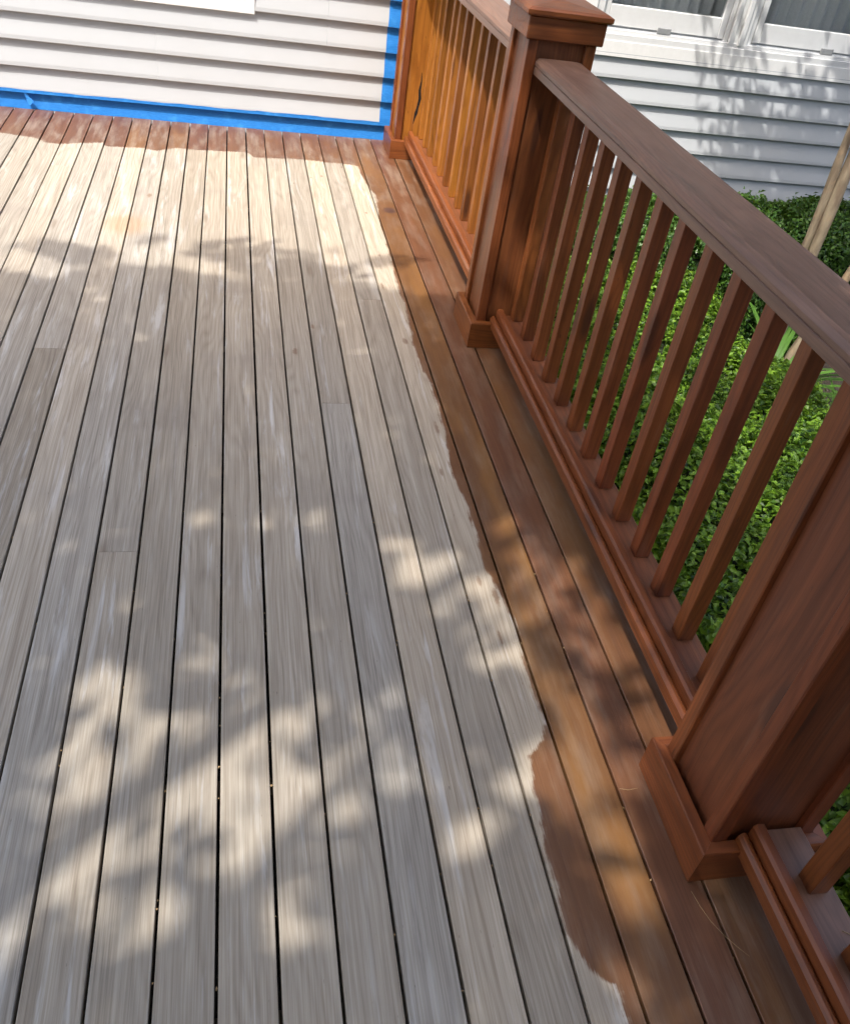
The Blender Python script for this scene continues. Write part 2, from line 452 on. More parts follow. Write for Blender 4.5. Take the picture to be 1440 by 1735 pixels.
def glass_material():
    g = N('window_glass')
    nz = g.noise(g.pos(), 1.2, 2.0, .5)
    g.bump(nz, .05, .01)
    return g.done((0.86, 0.90, 0.92), .02, Transmission_Weight=1.0, IOR=1.45)

M_DECK = deck_material()
M_STX, M_STY, M_STZ = (stained_material('stained_wood_' + q, q) for q in 'xyz')
M_SIDING = siding_material()
M_TRIM = plain('white_trim', (0.86, 0.86, 0.85), .42, .05, 30, .03)
M_VINYL = plain('white_vinyl', (0.74, 0.75, 0.755), .38, .03, 20, .03)
M_TRACK = plain('grey_track', (0.30, 0.31, 0.32), .5, .03, 40, .1)
M_GLASS = glass_material()
M_ROOM = plain('room_paint', (0.5, 0.51, 0.53), .9, .05, 8, .06)
M_CURTAIN = plain('curtain_cloth', (0.62, 0.64, 0.66), .9, .1, 80, .05)
M_TAPE = tape_material()
M_GROUND = ground_material()
M_FRAME = plain('framing_timber', (0.10, 0.075, 0.05), .85, .2, 30, .2)
M_BOX = leaf_material('boxwood_leaf', (0.012, 0.050, 0.007), (0.190, 0.345, 0.028), .34)
M_BOX2 = leaf_material('holly_leaf', (0.022, 0.066, 0.012), (0.085, 0.185, 0.026), .25, .35)
M_CORE = plain('shade_core', (0.020, 0.030, 0.010), .95, .6, 40, .4)  # dark colour carries the shade behind hedge and belt leaves
M_SHADE = leaf_material('shade_tree_leaf', (0.04, 0.09, 0.015), (0.10, 0.19, 0.03), .30)
M_MYRTLE = leaf_material('myrtle_leaf', (0.04, 0.10, 0.015), (0.11, 0.21, 0.03), .30)
M_STRAP = leaf_material('strap_leaf', (0.03, 0.095, 0.015), (0.10, 0.22, 0.035), .25, .4)
M_BARK = bark_material()
M_BARK2 = plain('rough_bark', (0.09, 0.065, 0.045), .9, .9, 25, .35)
M_STRAW = plain('dry_straw', (0.42, 0.30, 0.16), .7, 0, 40, .2)
M_LITTER = plain('litter_bits', (0.36, 0.24, 0.12), .8, .2, 200, .5)

# ------------------------------------------------------------------ ground
GZ = -0.78
mb = MB()
gx = [-150, -20, -6, 0, 3, 6, 20, 150]
gy = [-150, -20, -6, 0, 3, 6, 20, 150]
v = [(x, y, GZ) for y in gy for x in gx]
f = [(j * 8 + i, j * 8 + i + 1, (j + 1) * 8 + i + 1, (j + 1) * 8 + i) for j in range(7) for i in range(7)]
tag(obj('ground', mesh('ground', v, f, M_GROUND)), kind='structure')

# ------------------------------------------------------------------ deck
PITCH = 0.093
deck = empty('deck', (0, 0, 0), label='deck floor of narrow boards, bare grey in the middle, stained brown along two sides', cat='deck')
prof = [(0.0029, -0.030), (0.0901, -0.030), (0.0901, -0.0012), (0.0894, -0.0003), (0.0887, 0.0), (0.0043, 0.0), (0.0036, -0.0003), (0.0029, -0.0012)]
board_me = MB().extrude(prof, 'y', 0.0, 1.0).build('board', M_DECK)
JOINTS = {-3: [1.548], -6: [2.464], 3: [2.196], -8: [4.05], -13: [2.2], -16: [3.0], -19: [1.4], 5: [2.9]}
TONES = {-8: 1.02, -7: .98, -6: .86, -5: 1.10, -4: 1.0, -3: 1.0, -2: .86, -1: 1.02, 0: .97, 1: 1.08, 2: .95, 3: 1.02, 4: 1.06, 5: 1.02, 6: 1.12, 7: 1.05}
AMB = {6: .6, 7: .95, 8: .15, 9: .45, 10: .3}
DECK_Y0, DECK_Y1 = -1.2, 4.822
for i in range(-24, 11):
    cuts = [DECK_Y0] + sorted(JOINTS.get(i, [])) + [DECK_Y1]
    for k in range(len(cuts) - 1):
        t = TONES.get(i, random.uniform(.90, 1.08)) * random.uniform(.93, 1.06)
        if k and i in TONES: t *= random.choice((.9, 1.1))
        if i == -6: t = .80 if k == 0 else 1.02
        o = obj('board', board_me, deck, (i * PITCH, cuts[k] + .0003, random.uniform(-.0006, .0006)),
                seed=random.uniform(0, 10), tone=t, warm=random.uniform(0.0, .9), amber=AMB.get(i, random.uniform(0, .8)))
        o.scale = (1, cuts[k + 1] - cuts[k] - .0006, 1)
        o.rotation_euler = (0, random.uniform(-.004, .004), random.uniform(-.00012, .00012))
joist_me = MB().box(-2.25, 1.0, -.019, .019, -.17, -.0315).build('joist', M_FRAME)
for y in np.arange(-1.1, 4.8, .406):
    obj('joist', joist_me, deck, (0, float(y), 0))
obj('rim_board', MB().box(1.028, 1.05, DECK_Y0, DECK_Y1 - .01, -.24, -.004, .002).build('rim_board', M_STY), deck, seed=1.0, tone=.8, amber=.3)
for y in (0.2, 2.5, 4.5):
    obj('support_post', MB().box(.90, .99, y, y + .09, GZ, -.172).build('support_post', M_FRAME), deck)

# ------------------------------------------------------------------ house wall
YW = 4.855                      # recess plane of the siding; laps stand 15 mm proud
COURSE, Z_BUTT, LAP = 0.117, 0.072, 0.0250
house = empty('house', (0, YW, GZ), label='white house wall of horizontal lap siding behind the deck and hedges', cat='house')
def siding_panel(x0, x1, z0, lift):
    zs = [z0, z0 + COURSE, z0 + 2 * COURSE]
    yr, yl = YW - lift, YW - LAP - lift
    p = [(yr + .012, zs[0] + .001), (yl + .0025, zs[0] + .0005), (yl, zs[0] + .003), (yl + .0012, zs[0] + .02), (yr - .001, zs[1] + .0005),
         (yl + .0025, zs[1] + .0005), (yl, zs[1] + .003), (yl + .0012, zs[1] + .02), (yr - .001, zs[2] - .0012), (yr + .012, zs[2] - .0012)]
    return MB().extrude(list(reversed(p)), 'x', x0, x1).build('siding_panel', M_SIDING)
WINS = [(-1.35, 0.065, 0.6, 1.8), (1.845, 3.75, 0.6, 1.8)]
SEAMS = {-1: [-.985, 2.2], 0: [-.335, 3.9], 1: [.488, 4.6], -2: [1.4, 3.3], -3: [2.0], 2: [1.2], 3: [.4]}
for r in range(-3, 12):
    z0 = 0.189 + 2 * COURSE * r
    if z0 < GZ - .2: continue
    edges = [-4.2] + SEAMS.get(r, [random.uniform(-2, 0), random.uniform(1.2, 4)]) + [6.2]
    cuts = []
    if z0 > .6 and z0 < 1.8:
        cuts = [(w[0] - .04, w[1] + .04) for w in WINS]
    for k in range(len(edges) - 1):
        segs = [(edges[k] + (0 if k == 0 else -.0), edges[k + 1])]
        for c0, c1 in cuts:
            nx = []
            for s0, s1 in segs:
                if c1 <= s0 or c0 >= s1: nx.append((s0, s1)); continue
                if s0 < c0: nx.append((s0, c0))
                if s1 > c1: nx.append((c1, s1))
            segs = nx
        for s0, s1 in segs:
            if s1 - s0 > .02:
                obj('siding_panel', siding_panel(s0, s1 - .0006, z0, (k % 2) * .0012), house)
bk = MB()
xs = [-4.2, WINS[0][0], WINS[0][1], WINS[1][0], WINS[1][1], 6.2]
for i in range(5):
    if i in (1, 3):
        bk.box(xs[i], xs[i + 1], YW + .013, YW + .12, GZ - .1, .6).box(xs[i], xs[i + 1], YW + .013, YW + .12, 1.8, 2.95)
    else:
        bk.box(xs[i] + (.0005 if i else 0), xs[i + 1] - .0005, YW + .013, YW + .12, GZ - .1, 2.95)
obj('wall_sheathing', bk.build('wall_sheathing', M_ROOM), house)
obj('soffit', MB().box(-4.4, 6.4, 4.45, YW + .1, 2.96, 2.99).box(-4.4, 6.4, 4.41, 4.449, 2.93, 3.12, .003).build('soffit', M_TRIM), house)
sl = MB()
sl.add([(-4.4, 4.40, 3.125), (6.4, 4.40, 3.125), (6.4, 8.4, 5.0), (-4.4, 8.4, 5.0), (-4.4, 4.40, 3.145), (6.4, 4.40, 3.145), (6.4, 8.4, 5.02), (-4.4, 8.4, 5.02)],
       [(0, 3, 2, 1), (4, 5, 6, 7), (0, 1, 5, 4), (1, 2, 6, 5), (2, 3, 7, 6), (3, 0, 4, 7)])
obj('roof', sl.build('roof', plain('roof_shingle', (0.09, 0.085, 0.08), .95, .5, 30, .3)), house)

def window(x0, x1, mull, casing_only=False):
    """x0..x1: opening. returns the window part with its pieces"""
    zb, zt = 0.60, 1.8
    yc = YW - .026                                  # face of the casing
    # mitred casing, four boards joined at the corners
    cw = .068
    pieces = []
    zc0 = .528
    a = (x0 - cw, x0 + .002, x1 - .002, x1 + cw)
    def mitre(q):                                    # q: four (x,z) corners
        v = [(x, yc, z) for x, z in q] + [(x, YW + .02, z) for x, z in q]
        return mesh('casing', v, [(0, 1, 2, 3), (7, 6, 5, 4), (0, 4, 5, 1), (1, 5, 6, 2), (2, 6, 7, 3), (3, 7, 4, 0)], M_TRIM)
    zi = zc0 + cw + .004
    quads = [[(a[0], zc0), (a[3], zc0), (a[2], zi), (a[1], zi)],
             [(a[3], zc0 + .0006), (a[3], zt + cw), (a[2], zt), (a[2], zi + .0006)],
             [(a[3], zt + cw + .0006), (a[0], zt + cw + .0006), (a[1], zt + .0006), (a[2], zt + .0006)],
             [(a[0], zt + cw), (a[0], zc0 + .0006), (a[1], zi + .0006), (a[1], zt)]]
    w = obj('window', mitre(quads[0]), house, label='white framed sliding window' )
    for q in quads[1:]:
        obj('casing', mitre(q), w)
    # sill track, stepped
    obj('sill', MB().box(x0 + .003, x1 - .003, YW - .022, YW + .10, zi - .003, .634, .003).build('sill', M_VINYL), w)
    obj('track', MB().box(x0 + .004, x1 - .004, YW - .012, YW - .004, .635, .652, .001).box(x0 + .004, x1 - .004, YW + .02, YW + .028, .635, .66, .001).build('track', M_VINYL), w)
    fr = MB().box(x0 + .0, x0 + .05, YW - .014, YW + .10, .636, zt, .003).box(x1 - .05, x1, YW - .014, YW + .10, .636, zt, .003)
    fr.box(x0 + .051, x1 - .051, YW - .014, YW + .10, zt - .05, zt - .001, .003)
    obj('frame', fr.build('frame', M_VINYL), w)
    bays = [(x0 + .052, mull[0]), (mull[1], x1 - .052)] if mull else [(x0 + .052, x1 - .052)]
    if mull:
        a0, a1 = mull
        mm = MB()
        n = 6
        for i in range(n):
            q0 = a0 + .002 + (a1 - a0 - .004) * i / n
            q1 = a0 + .002 + (a1 - a0 - .004) * (i + 1) / n - .004
            dep = (.0, -.016, -.006, -.022, -.010, .002)[i]
            mm.box(q0, q1, YW - .0 + dep, YW + .09, .645, zt - .052, .002)
        mm.box(a0 + .004, a1 - .004, YW + .02, YW + .085, .646, zt - .053)
        obj('mullion', mm.build('mullion', M_VINYL), w)
    for b0, b1 in bays:
        st, bt = .035, .096
        yb0, yb1 = YW + .004, YW + .04
        sm = MB().box(b0, b0 + st, yb0, yb1, .664, zt - .053, .003).box(b1 - st, b1, yb0, yb1, .664, zt - .053, .003)
        sm.box(b0 + st + .0005, b1 - st - .0005, yb0 + .002, yb1, .665, .665 + bt, .003)
        sm.box(b0 + st + .0005, b1 - st - .0005, yb0 + .002, yb1, zt - .053 - .06, zt - .054, .003)
        obj('sash', sm.build('sash', M_VINYL), w)
        obj('pane', MB().box(b0 + st - .004, b1 - st + .004, yb0 + .014, yb0 + .019, .755, zt - .10).build('pane', M_GLASS), w)
        obj('latch_plate', MB().box(b0 + (b1 - b0) * .45, b0 + (b1 - b0) * .45 + .075, YW - .0135, YW - .003, .654, .683, .002).build('latch_plate', M_TRACK), w)
    # the room behind: back wall, side returns and hanging drapes
    rm = MB().box(x0 - .3, x1 + .3, YW + 1.5, YW + 1.54, .2, 2.2)
    rm.box(x0 - .34, x0 - .301, YW + .13, YW + 1.54, .2, 2.2).box(x1 + .301, x1 + .34, YW + .13, YW + 1.54, .2, 2.2)
    rm.box(x0 - .3, x1 + .3, YW + .13, YW + 1.499, .16, .199).box(x0 - .3, x1 + .3, YW + .13, YW + 1.499, 2.201, 2.24)
    obj('room', rm.build('room', M_ROOM), w)
    for c0, c1 in ((x0 + .02, x0 + .79), (x1 - .93, x1 - .02)) if mull else ((x0, x0 + .5), (x1 - .5, x1)):
        n = int((c1 - c0) / .012)
        vv, ff = [], []
        for i in range(n + 1):
            x = c0 + (c1 - c0) * i / n
            y = YW + .19 + .022 * math.sin(i * 1.05) + .008 * math.sin(i * .37)
            vv += [(x, y, .5), (x, y, 1.9)]
        ff = [(2 * i, 2 * i + 2, 2 * i + 3, 2 * i + 1) for i in range(n)]
        obj('drape', mesh('drape', vv, ff, M_CURTAIN, True), w)
    return w
w1 = window(WINS[0][0], WINS[0][1], None); w1['label'] = 'window casing corner above the tape at the left'
w2 = window(WINS[1][0], WINS[1][1], (2.60, 2.775)); w2['label'] = 'white sliding window with a ribbed mullion above the hedge'

# ------------------------------------------------------------------ masking tape
def wall_y(z):
    """front of the siding at height z"""
    k = math.floor((z - Z_BUTT) / COURSE)
    d = (z - Z_BUTT) - k * COURSE
    if d < .02: return YW - LAP + .0012 * d / .02
    return YW - LAP + .0012 + (LAP - .0022) * (d - .02) / (COURSE - .02)
def tape_strip(name, x0, x1, ztop, zbot, off, label):
    zs = []
    nx = max(2, int((x1 - x0) / .03))
    rows = [(zbot, wall_y(zbot)), (.035, wall_y(.035)), (.068, YW - .0025), (.0712, YW - .0035), (.0722, YW - LAP - .0005), (.08, wall_y(.08)), (ztop, wall_y(ztop))]
    vv = []
    for i in range(nx + 1):
        x = x0 + (x1 - x0) * i / nx
        wv = .0012 * math.sin(x * 19.0 + x0) + .0008 * math.sin(x * 47.0)
        for j, (z, y) in enumerate(rows):
            e = wv if j in (0, len(rows) - 1) else 0
            vv.append((x + (.0025 * (j % 2) if i in (0, nx) else 0), y - off - abs(.0006 * math.sin(x * 31 + j)), z + e))
    R_ = len(rows)
    ff = [(i * R_ + j, (i + 1) * R_ + j, (i + 1) * R_ + j + 1, i * R_ + j + 1) for i in range(nx) for j in range(R_ - 1)]
    o = obj(name, mesh(name, vv, ff, M_TAPE))
    o.modifiers.new('thickness', 'SOLIDIFY').thickness = .0006
    tag(o, label, 'tape', 'blue masking tape on the siding')
    return o
tape_strip('masking_tape', -2.1, -.962, .087, -.003, .0016, 'blue masking tape along the wall foot, the short end at the left picture edge')
tape_strip('masking_tape', -.985, .165, .086, -.003, .0026, 'long blue masking tape along the wall foot under the window corner')
tape_strip('masking_tape', .145, .818, .089, -.003, .0036, 'blue masking tape along the wall foot ending at the wooden corner post')
vv, nz = [], 0
zs = []
for k in range(-1, 24):
    zb = Z_BUTT + COURSE * k
    for fz, yy in ((.002, YW - LAP), (.035, None), (COURSE - .012, None), (COURSE - .001, YW - .004)):
        z = zb + fz
        if z < .06 or z > 1.1: continue
        zs.append((z, wall_y(z) if yy is None else yy))
for z, y in zs:
    e = .0008 * math.sin(z * 23)
    vv += [(.787 + e, y - .0046, z), (.845, y - .0046, z)]
ff = [(2 * i, 2 * i + 1, 2 * i + 3, 2 * i + 2) for i in range(len(zs) - 1)]
o = obj('masking_tape', mesh('masking_tape', vv, ff, M_TAPE))
o.modifiers.new('thickness', 'SOLIDIFY').thickness = .0006
tag(o, 'upright strip of blue masking tape on the siding beside the corner post', 'tape', 'blue masking tape on the siding')
flap = mesh('tape_scrap', [(-.968, 4.8245, .070), (-.955, 4.818, .072), (-.925, 4.815, .040), (-.948, 4.812, .018), (-.962, 4.822, .045), (-.940, 4.822, .052)],
            [(0, 4, 5, 1), (1, 5, 2), (5, 4, 3), (5, 3, 2)], M_TAPE)
o = obj('tape_scrap', flap); o.modifiers.new('thickness', 'SOLIDIFY').thickness = .0006
tag(o, 'small crumpled scrap of blue tape sticking out where two tape lengths meet', 'tape')

# ------------------------------------------------------------------ railing
rail = empty('deck_railing', (.93, 1.7, 0), label='reddish brown stained wooden railing with square balusters along the deck edge', cat='railing')
PX0, PX1 = .830, 1.030
def post(yn, yf, top, cap, tone, amber):
    c = .012
    seed = random.uniform(0, 10)
    P = obj('post', MB().box(PX0 + c, PX1 - c, yn + c, yf - c, 0.001, top).build('post', M_STZ), rail, seed=seed, tone=tone * .92, amber=amber, dull=.08)
    t = .031
    for x0 in (PX0, PX1 - t):
        for y0 in (yn, yf - t):
            obj('trim', MB().box(x0, x0 + t, y0, y0 + t, .0015, top - .001, .0022).build('trim', M_STZ), P,
                seed=random.uniform(0, 10), tone=tone * random.uniform(.95, 1.1), amber=amber + random.uniform(-.1, .15))
    # plinth: four mitred boards
    h, w = .092, .023
    A = [(PX0 - w, yn - w), (PX1 + w, yn - w), (PX1 + w, yf + w), (PX0 - w, yf + w)]
    B = [(PX0 - .0006, yn - .0006), (PX1 + .0006, yn - .0006), (PX1 + .0006, yf + .0006), (PX0 - .0006, yf + .0006)]
    cx, cy = (PX0 + PX1) / 2, (yn + yf) / 2
    for i in range(4):
        j = (i + 1) % 4
        q = [A[i], A[j], B[j], B[i]]
        ins = [(x + (cx - x) * .016, y + (cy - y) * .016) for x, y in (A[i], A[j])]
        mx, my = sum(p[0] for p in q) / 4, sum(p[1] for p in q) / 4
        q = [(mx + (x - mx) * .9975, my + (y - my) * .9975) for x, y in q]
        vv = [(x, y, .002) for x, y in q] + [(x, y, h - .004) for x, y in q[:2]] + [(x, y, h) for x, y in ins] + [(x, y, h) for x, y in q[2:]]
        fs = [(3, 2, 1, 0), (0, 1, 5, 4), (4, 5, 7, 6), (6, 7, 8, 9), (1, 2, 8, 7, 5), (2, 3, 9, 8), (3, 0, 4, 6, 9)]
        obj('plinth_board', mesh('plinth_board', vv, fs, M_STX if i % 2 == 0 else M_STY), P, seed=random.uniform(0, 10), tone=tone * random.uniform(.9, 1.1), amber=amber + .1)
    if cap:
        o1, o2 = .013, .024
        obj('cap_collar', MB().box(PX0 - o1, PX1 + o1, yn - o1, yf + o1, top, top + .058, .003).build('cap_collar', M_STX), P, seed=3.3, tone=tone, amber=amber)
        zt = top + .0585
        x0, x1, y0, y1 = PX0 - o2, PX1 + o2, yn - o2, yf + o2
        e = .012
        vv = [(x0 + .004, y0 + .004, zt), (x1 - .004, y0 + .004, zt), (x1 - .004, y1 - .004, zt), (x0 + .004, y1 - .004, zt),
              (x0, y0, zt + .005), (x1, y0, zt + .005), (x1, y1, zt + .005), (x0, y1, zt + .005),
              (x0, y0, zt + .015), (x1, y0, zt + .015), (x1, y1, zt + .015), (x0, y1, zt + .015),
              (x0 + e, y0 + e, zt + .021), (x1 - e, y0 + e, zt + .021), (x1 - e, y1 - e, zt + .021), (x0 + e, y1 - e, zt + .021), (cx, cy, zt + .030)]
        fs = [(3, 2, 1, 0)]
        for L in (0, 4, 8):
            fs += [(L + i, L + (i + 1) % 4, L + 4 + (i + 1) % 4, L + 4 + i) for i in range(4)]
        fs += [(12 + i, 12 + (i + 1) % 4, 16) for i in range(4)]
        obj('cap_top', mesh('cap_top', vv, fs, M_STX), P, seed=5.1, tone=tone * 1.05, amber=amber)
    return P
POSTS = [(4.545, 4.745), (2.590, 2.787), (.680, .877)]
p1 = post(*POSTS[0], .952, True, 1.0, .15)
p1['amber'] = 1.0; p1['tone'] = 1.25; p1['dull'] = 0.0
p2 = post(*POSTS[1], .952, True, 1.0, .25)
p3 = post(*POSTS[2], .952, True, 1.05, .08)
# dark split in the timber of the post by the wall
def split(pts, w, y):
    L, R = [], []
    for (x, z), ww in zip(pts, w):
        L.append((x - ww, y, z)); R.append((x + ww, y, z))
    n = len(pts)
    b = [(q[0], q[1] + .002, q[2]) for q in L + R]
    vv = L + R + b
    ff = [(i, n + i, n + i + 1, i + 1) for i in range(n - 1)]
    return mesh('bark_split', vv, ff, plain('dark_split', (0.012, 0.009, 0.008), .9, .5, 90, .5))
obj('bark_split', split([(.930, .41), (.934, .37), (.930, .33), (.936, .29), (.930, .25), (.925, .22), (.921, .20), (.917, .17)], [.001, .003, .006, .007, .005, .008, .004, .001], 4.5562), p1)

hr_prof = [(.861, .8635), (.999, .8635), (1.000, .8645), (1.000, .896), (.992, .9045), (.980, .906), (.880, .906), (.868, .9045), (.860, .896), (.860, .887), (.8625, .885), (.860, .883), (.860, .8645)]
bot1 = [(.8765, .078), (.894, .078), (.894, .106), (.888, .112), (.882, .112), (.8765, .104)]
bot2 = [(.8945, .072), (.916, .072), (.916, .134), (.913, .138), (.899, .138), (.8945, .132)]
shelf = [(.9165, .070), (.996, .070), (.996, .113), (.994, .115), (.9165, .115)]
SECT = [(2.787, 4.545, 1.1, .22), (.877, 2.590, 1.0, .15), (-1.15, .680, .95, .15)]
for y0, y1, tone, amb in SECT:
    obj('handrail', MB().extrude(hr_prof, 'y', y0 + .0005, y1 - .0005).build('handrail', M_STY), rail, seed=random.uniform(0, 10), tone=tone * 1.05, amber=amb * .6, dull=.7)  # handrail grey holds sky reflection and glare as colour
    br = obj('bottom_rail', MB().extrude(shelf, 'y', y0 + .0005, y1 - .0005).build('bottom_rail', M_STY), rail, seed=random.uniform(0, 10), tone=tone, amber=amb, dull=.6 if y0 < 0 else .15)
    obj('moulding', MB().extrude(bot1, 'y', y0 + .0008, y1 - .0008).build('moulding', M_STY), br, seed=random.uniform(0, 10), tone=tone * 1.0, amber=amb + .05)
    obj('moulding', MB().extrude(bot2, 'y', y0 + .0006, y1 - .0006).build('moulding', M_STY), br, seed=random.uniform(0, 10), tone=tone, amber=amb)
bal_me = MB().box(-.018, .018, -.018, .018, .1155, .863, .0016).build('baluster', M_STZ)
BAL = [(4.51 - .1335 * k, 1.2 + random.uniform(-.15, .2), random.uniform(.5, 1.0)) for k in range(13)]  # far bay: sunlit look put into brighter, more orange colour
BAL += [(1.005 + .130 * k, random.uniform(1.0, 1.25), random.uniform(.0, .3)) for k in range(13)]
BAL += [(.580 - .130 * k, 1.0, .25) for k in range(5)]
for y, t, am in BAL:
    o = obj('baluster', bal_me, rail, (.962 + random.uniform(-.0012, .0012), y, 0), seed=random.uniform(0, 10), tone=t, amber=am)
    o.rotation_euler = (random.uniform(-.003, .003), random.uniform(-.003, .003), random.uniform(-.02, .02))

# ------------------------------------------------------------------ foliage helpers
def leaves(name, pos, nrm, length, width, mat, parent, fold=.25, up=None):
    """one folded leaf (two quads) for each position; nrm: leaf normals"""
    n = len(pos)
    nrm = nrm / np.linalg.norm(nrm, axis=1, keepdims=True)
    rv = rng.normal(size=(n, 3)) if up is None else up + .35 * rng.normal(size=(n, 3))
    t = np.cross(nrm, np.cross(rv, nrm)); t /= np.linalg.norm(t, axis=1, keepdims=True)
    s = np.cross(nrm, t)
    L = (length * rng.uniform(.55, 1.35, n))[:, None]; Wd = (width * rng.uniform(.75, 1.2, n))[:, None]
    dn = nrm * Wd * fold
    P = [pos - t * L * .5, pos - t * L * .08 + s * Wd * .5 + dn, pos + t * L * .5 - nrm * L * .12, pos - t * L * .08 - s * Wd * .5 + dn]
    vv = np.stack(P, 1).reshape(-1, 3)
    base = np.arange(n)[:, None] * 4
    tri = np.concatenate([base + np.array([0, 1, 2]), base + np.array([0, 2, 3])], 1).reshape(-1, 3)
    me = bpy.data.meshes.new(name)
    me.vertices.add(len(vv)); me.vertices.foreach_set('co', vv.astype(np.float32).ravel())
    me.loops.add(tri.size); me.loops.foreach_set('vertex_index', tri.astype(np.int32).ravel())
    me.polygons.add(len(tri)); me.polygons.foreach_set('loop_start', np.arange(0, tri.size, 3, dtype=np.int32))
    me.update(calc_edges=True); me.validate()
    me.materials.append(mat)
    return obj(name, me, parent)

def vnoise(p, seed=0.0):
    """cheap smooth 3-D noise, about -1..1"""
    x, y, z = p[..., 0] + seed, p[..., 1] + seed * 1.7, p[..., 2] - seed
    return (np.sin(x * 1.0 + 1.3 * np.sin(y * 1.1 + .7 * z)) + np.sin(y * 1.23 + 1.1 * np.sin(z * .9 + x * .8)) + np.sin(z * 1.31 + 1.2 * np.sin(x * 1.2 - y * .6))) / 3

def tube(mb, pts, radii, seg=8):
    pts = [Vector(p) for p in pts]
    base = len(mb.v)
    rings = []
    for i, p in enumerate(pts):
        d = (pts[min(i + 1, len(pts) - 1)] - pts[max(i - 1, 0)]).normalized()
        a = d.cross(Vector((0.3, 1, .2))).normalized(); b = d.cross(a)
        rings.append([p + (a * math.cos(2 * math.pi * k / seg) + b * math.sin(2 * math.pi * k / seg)) * radii[i] for k in range(seg)])
    v = [q for r_ in rings for q in r_]
    f = [(i * seg + k, i * seg + (k + 1) % seg, (i + 1) * seg + (k + 1) % seg, (i + 1) * seg + k) for i in range(len(pts) - 1) for k in range(seg)]
    f += [tuple(range(seg)), tuple((len(pts) - 1) * seg + k for k in reversed(range(seg)))]
    mb.add(v, f)

def bent(p0, p1, wob, n=8, seed=0):
    r = random.Random(seed)
    p0, p1 = Vector(p0), Vector(p1)
    ph = [r.uniform(0, 6.3) for _ in range(4)]
    out = []
    for i in range(n + 1):
        t = i / n
        e = math.sin(math.pi * min(t * 1.2, 1)) * wob
        out.append(p0.lerp(p1, t) + Vector((e * math.sin(ph[0] + 4 * t), e * math.cos(ph[1] + 5 * t), 0)))
    return out

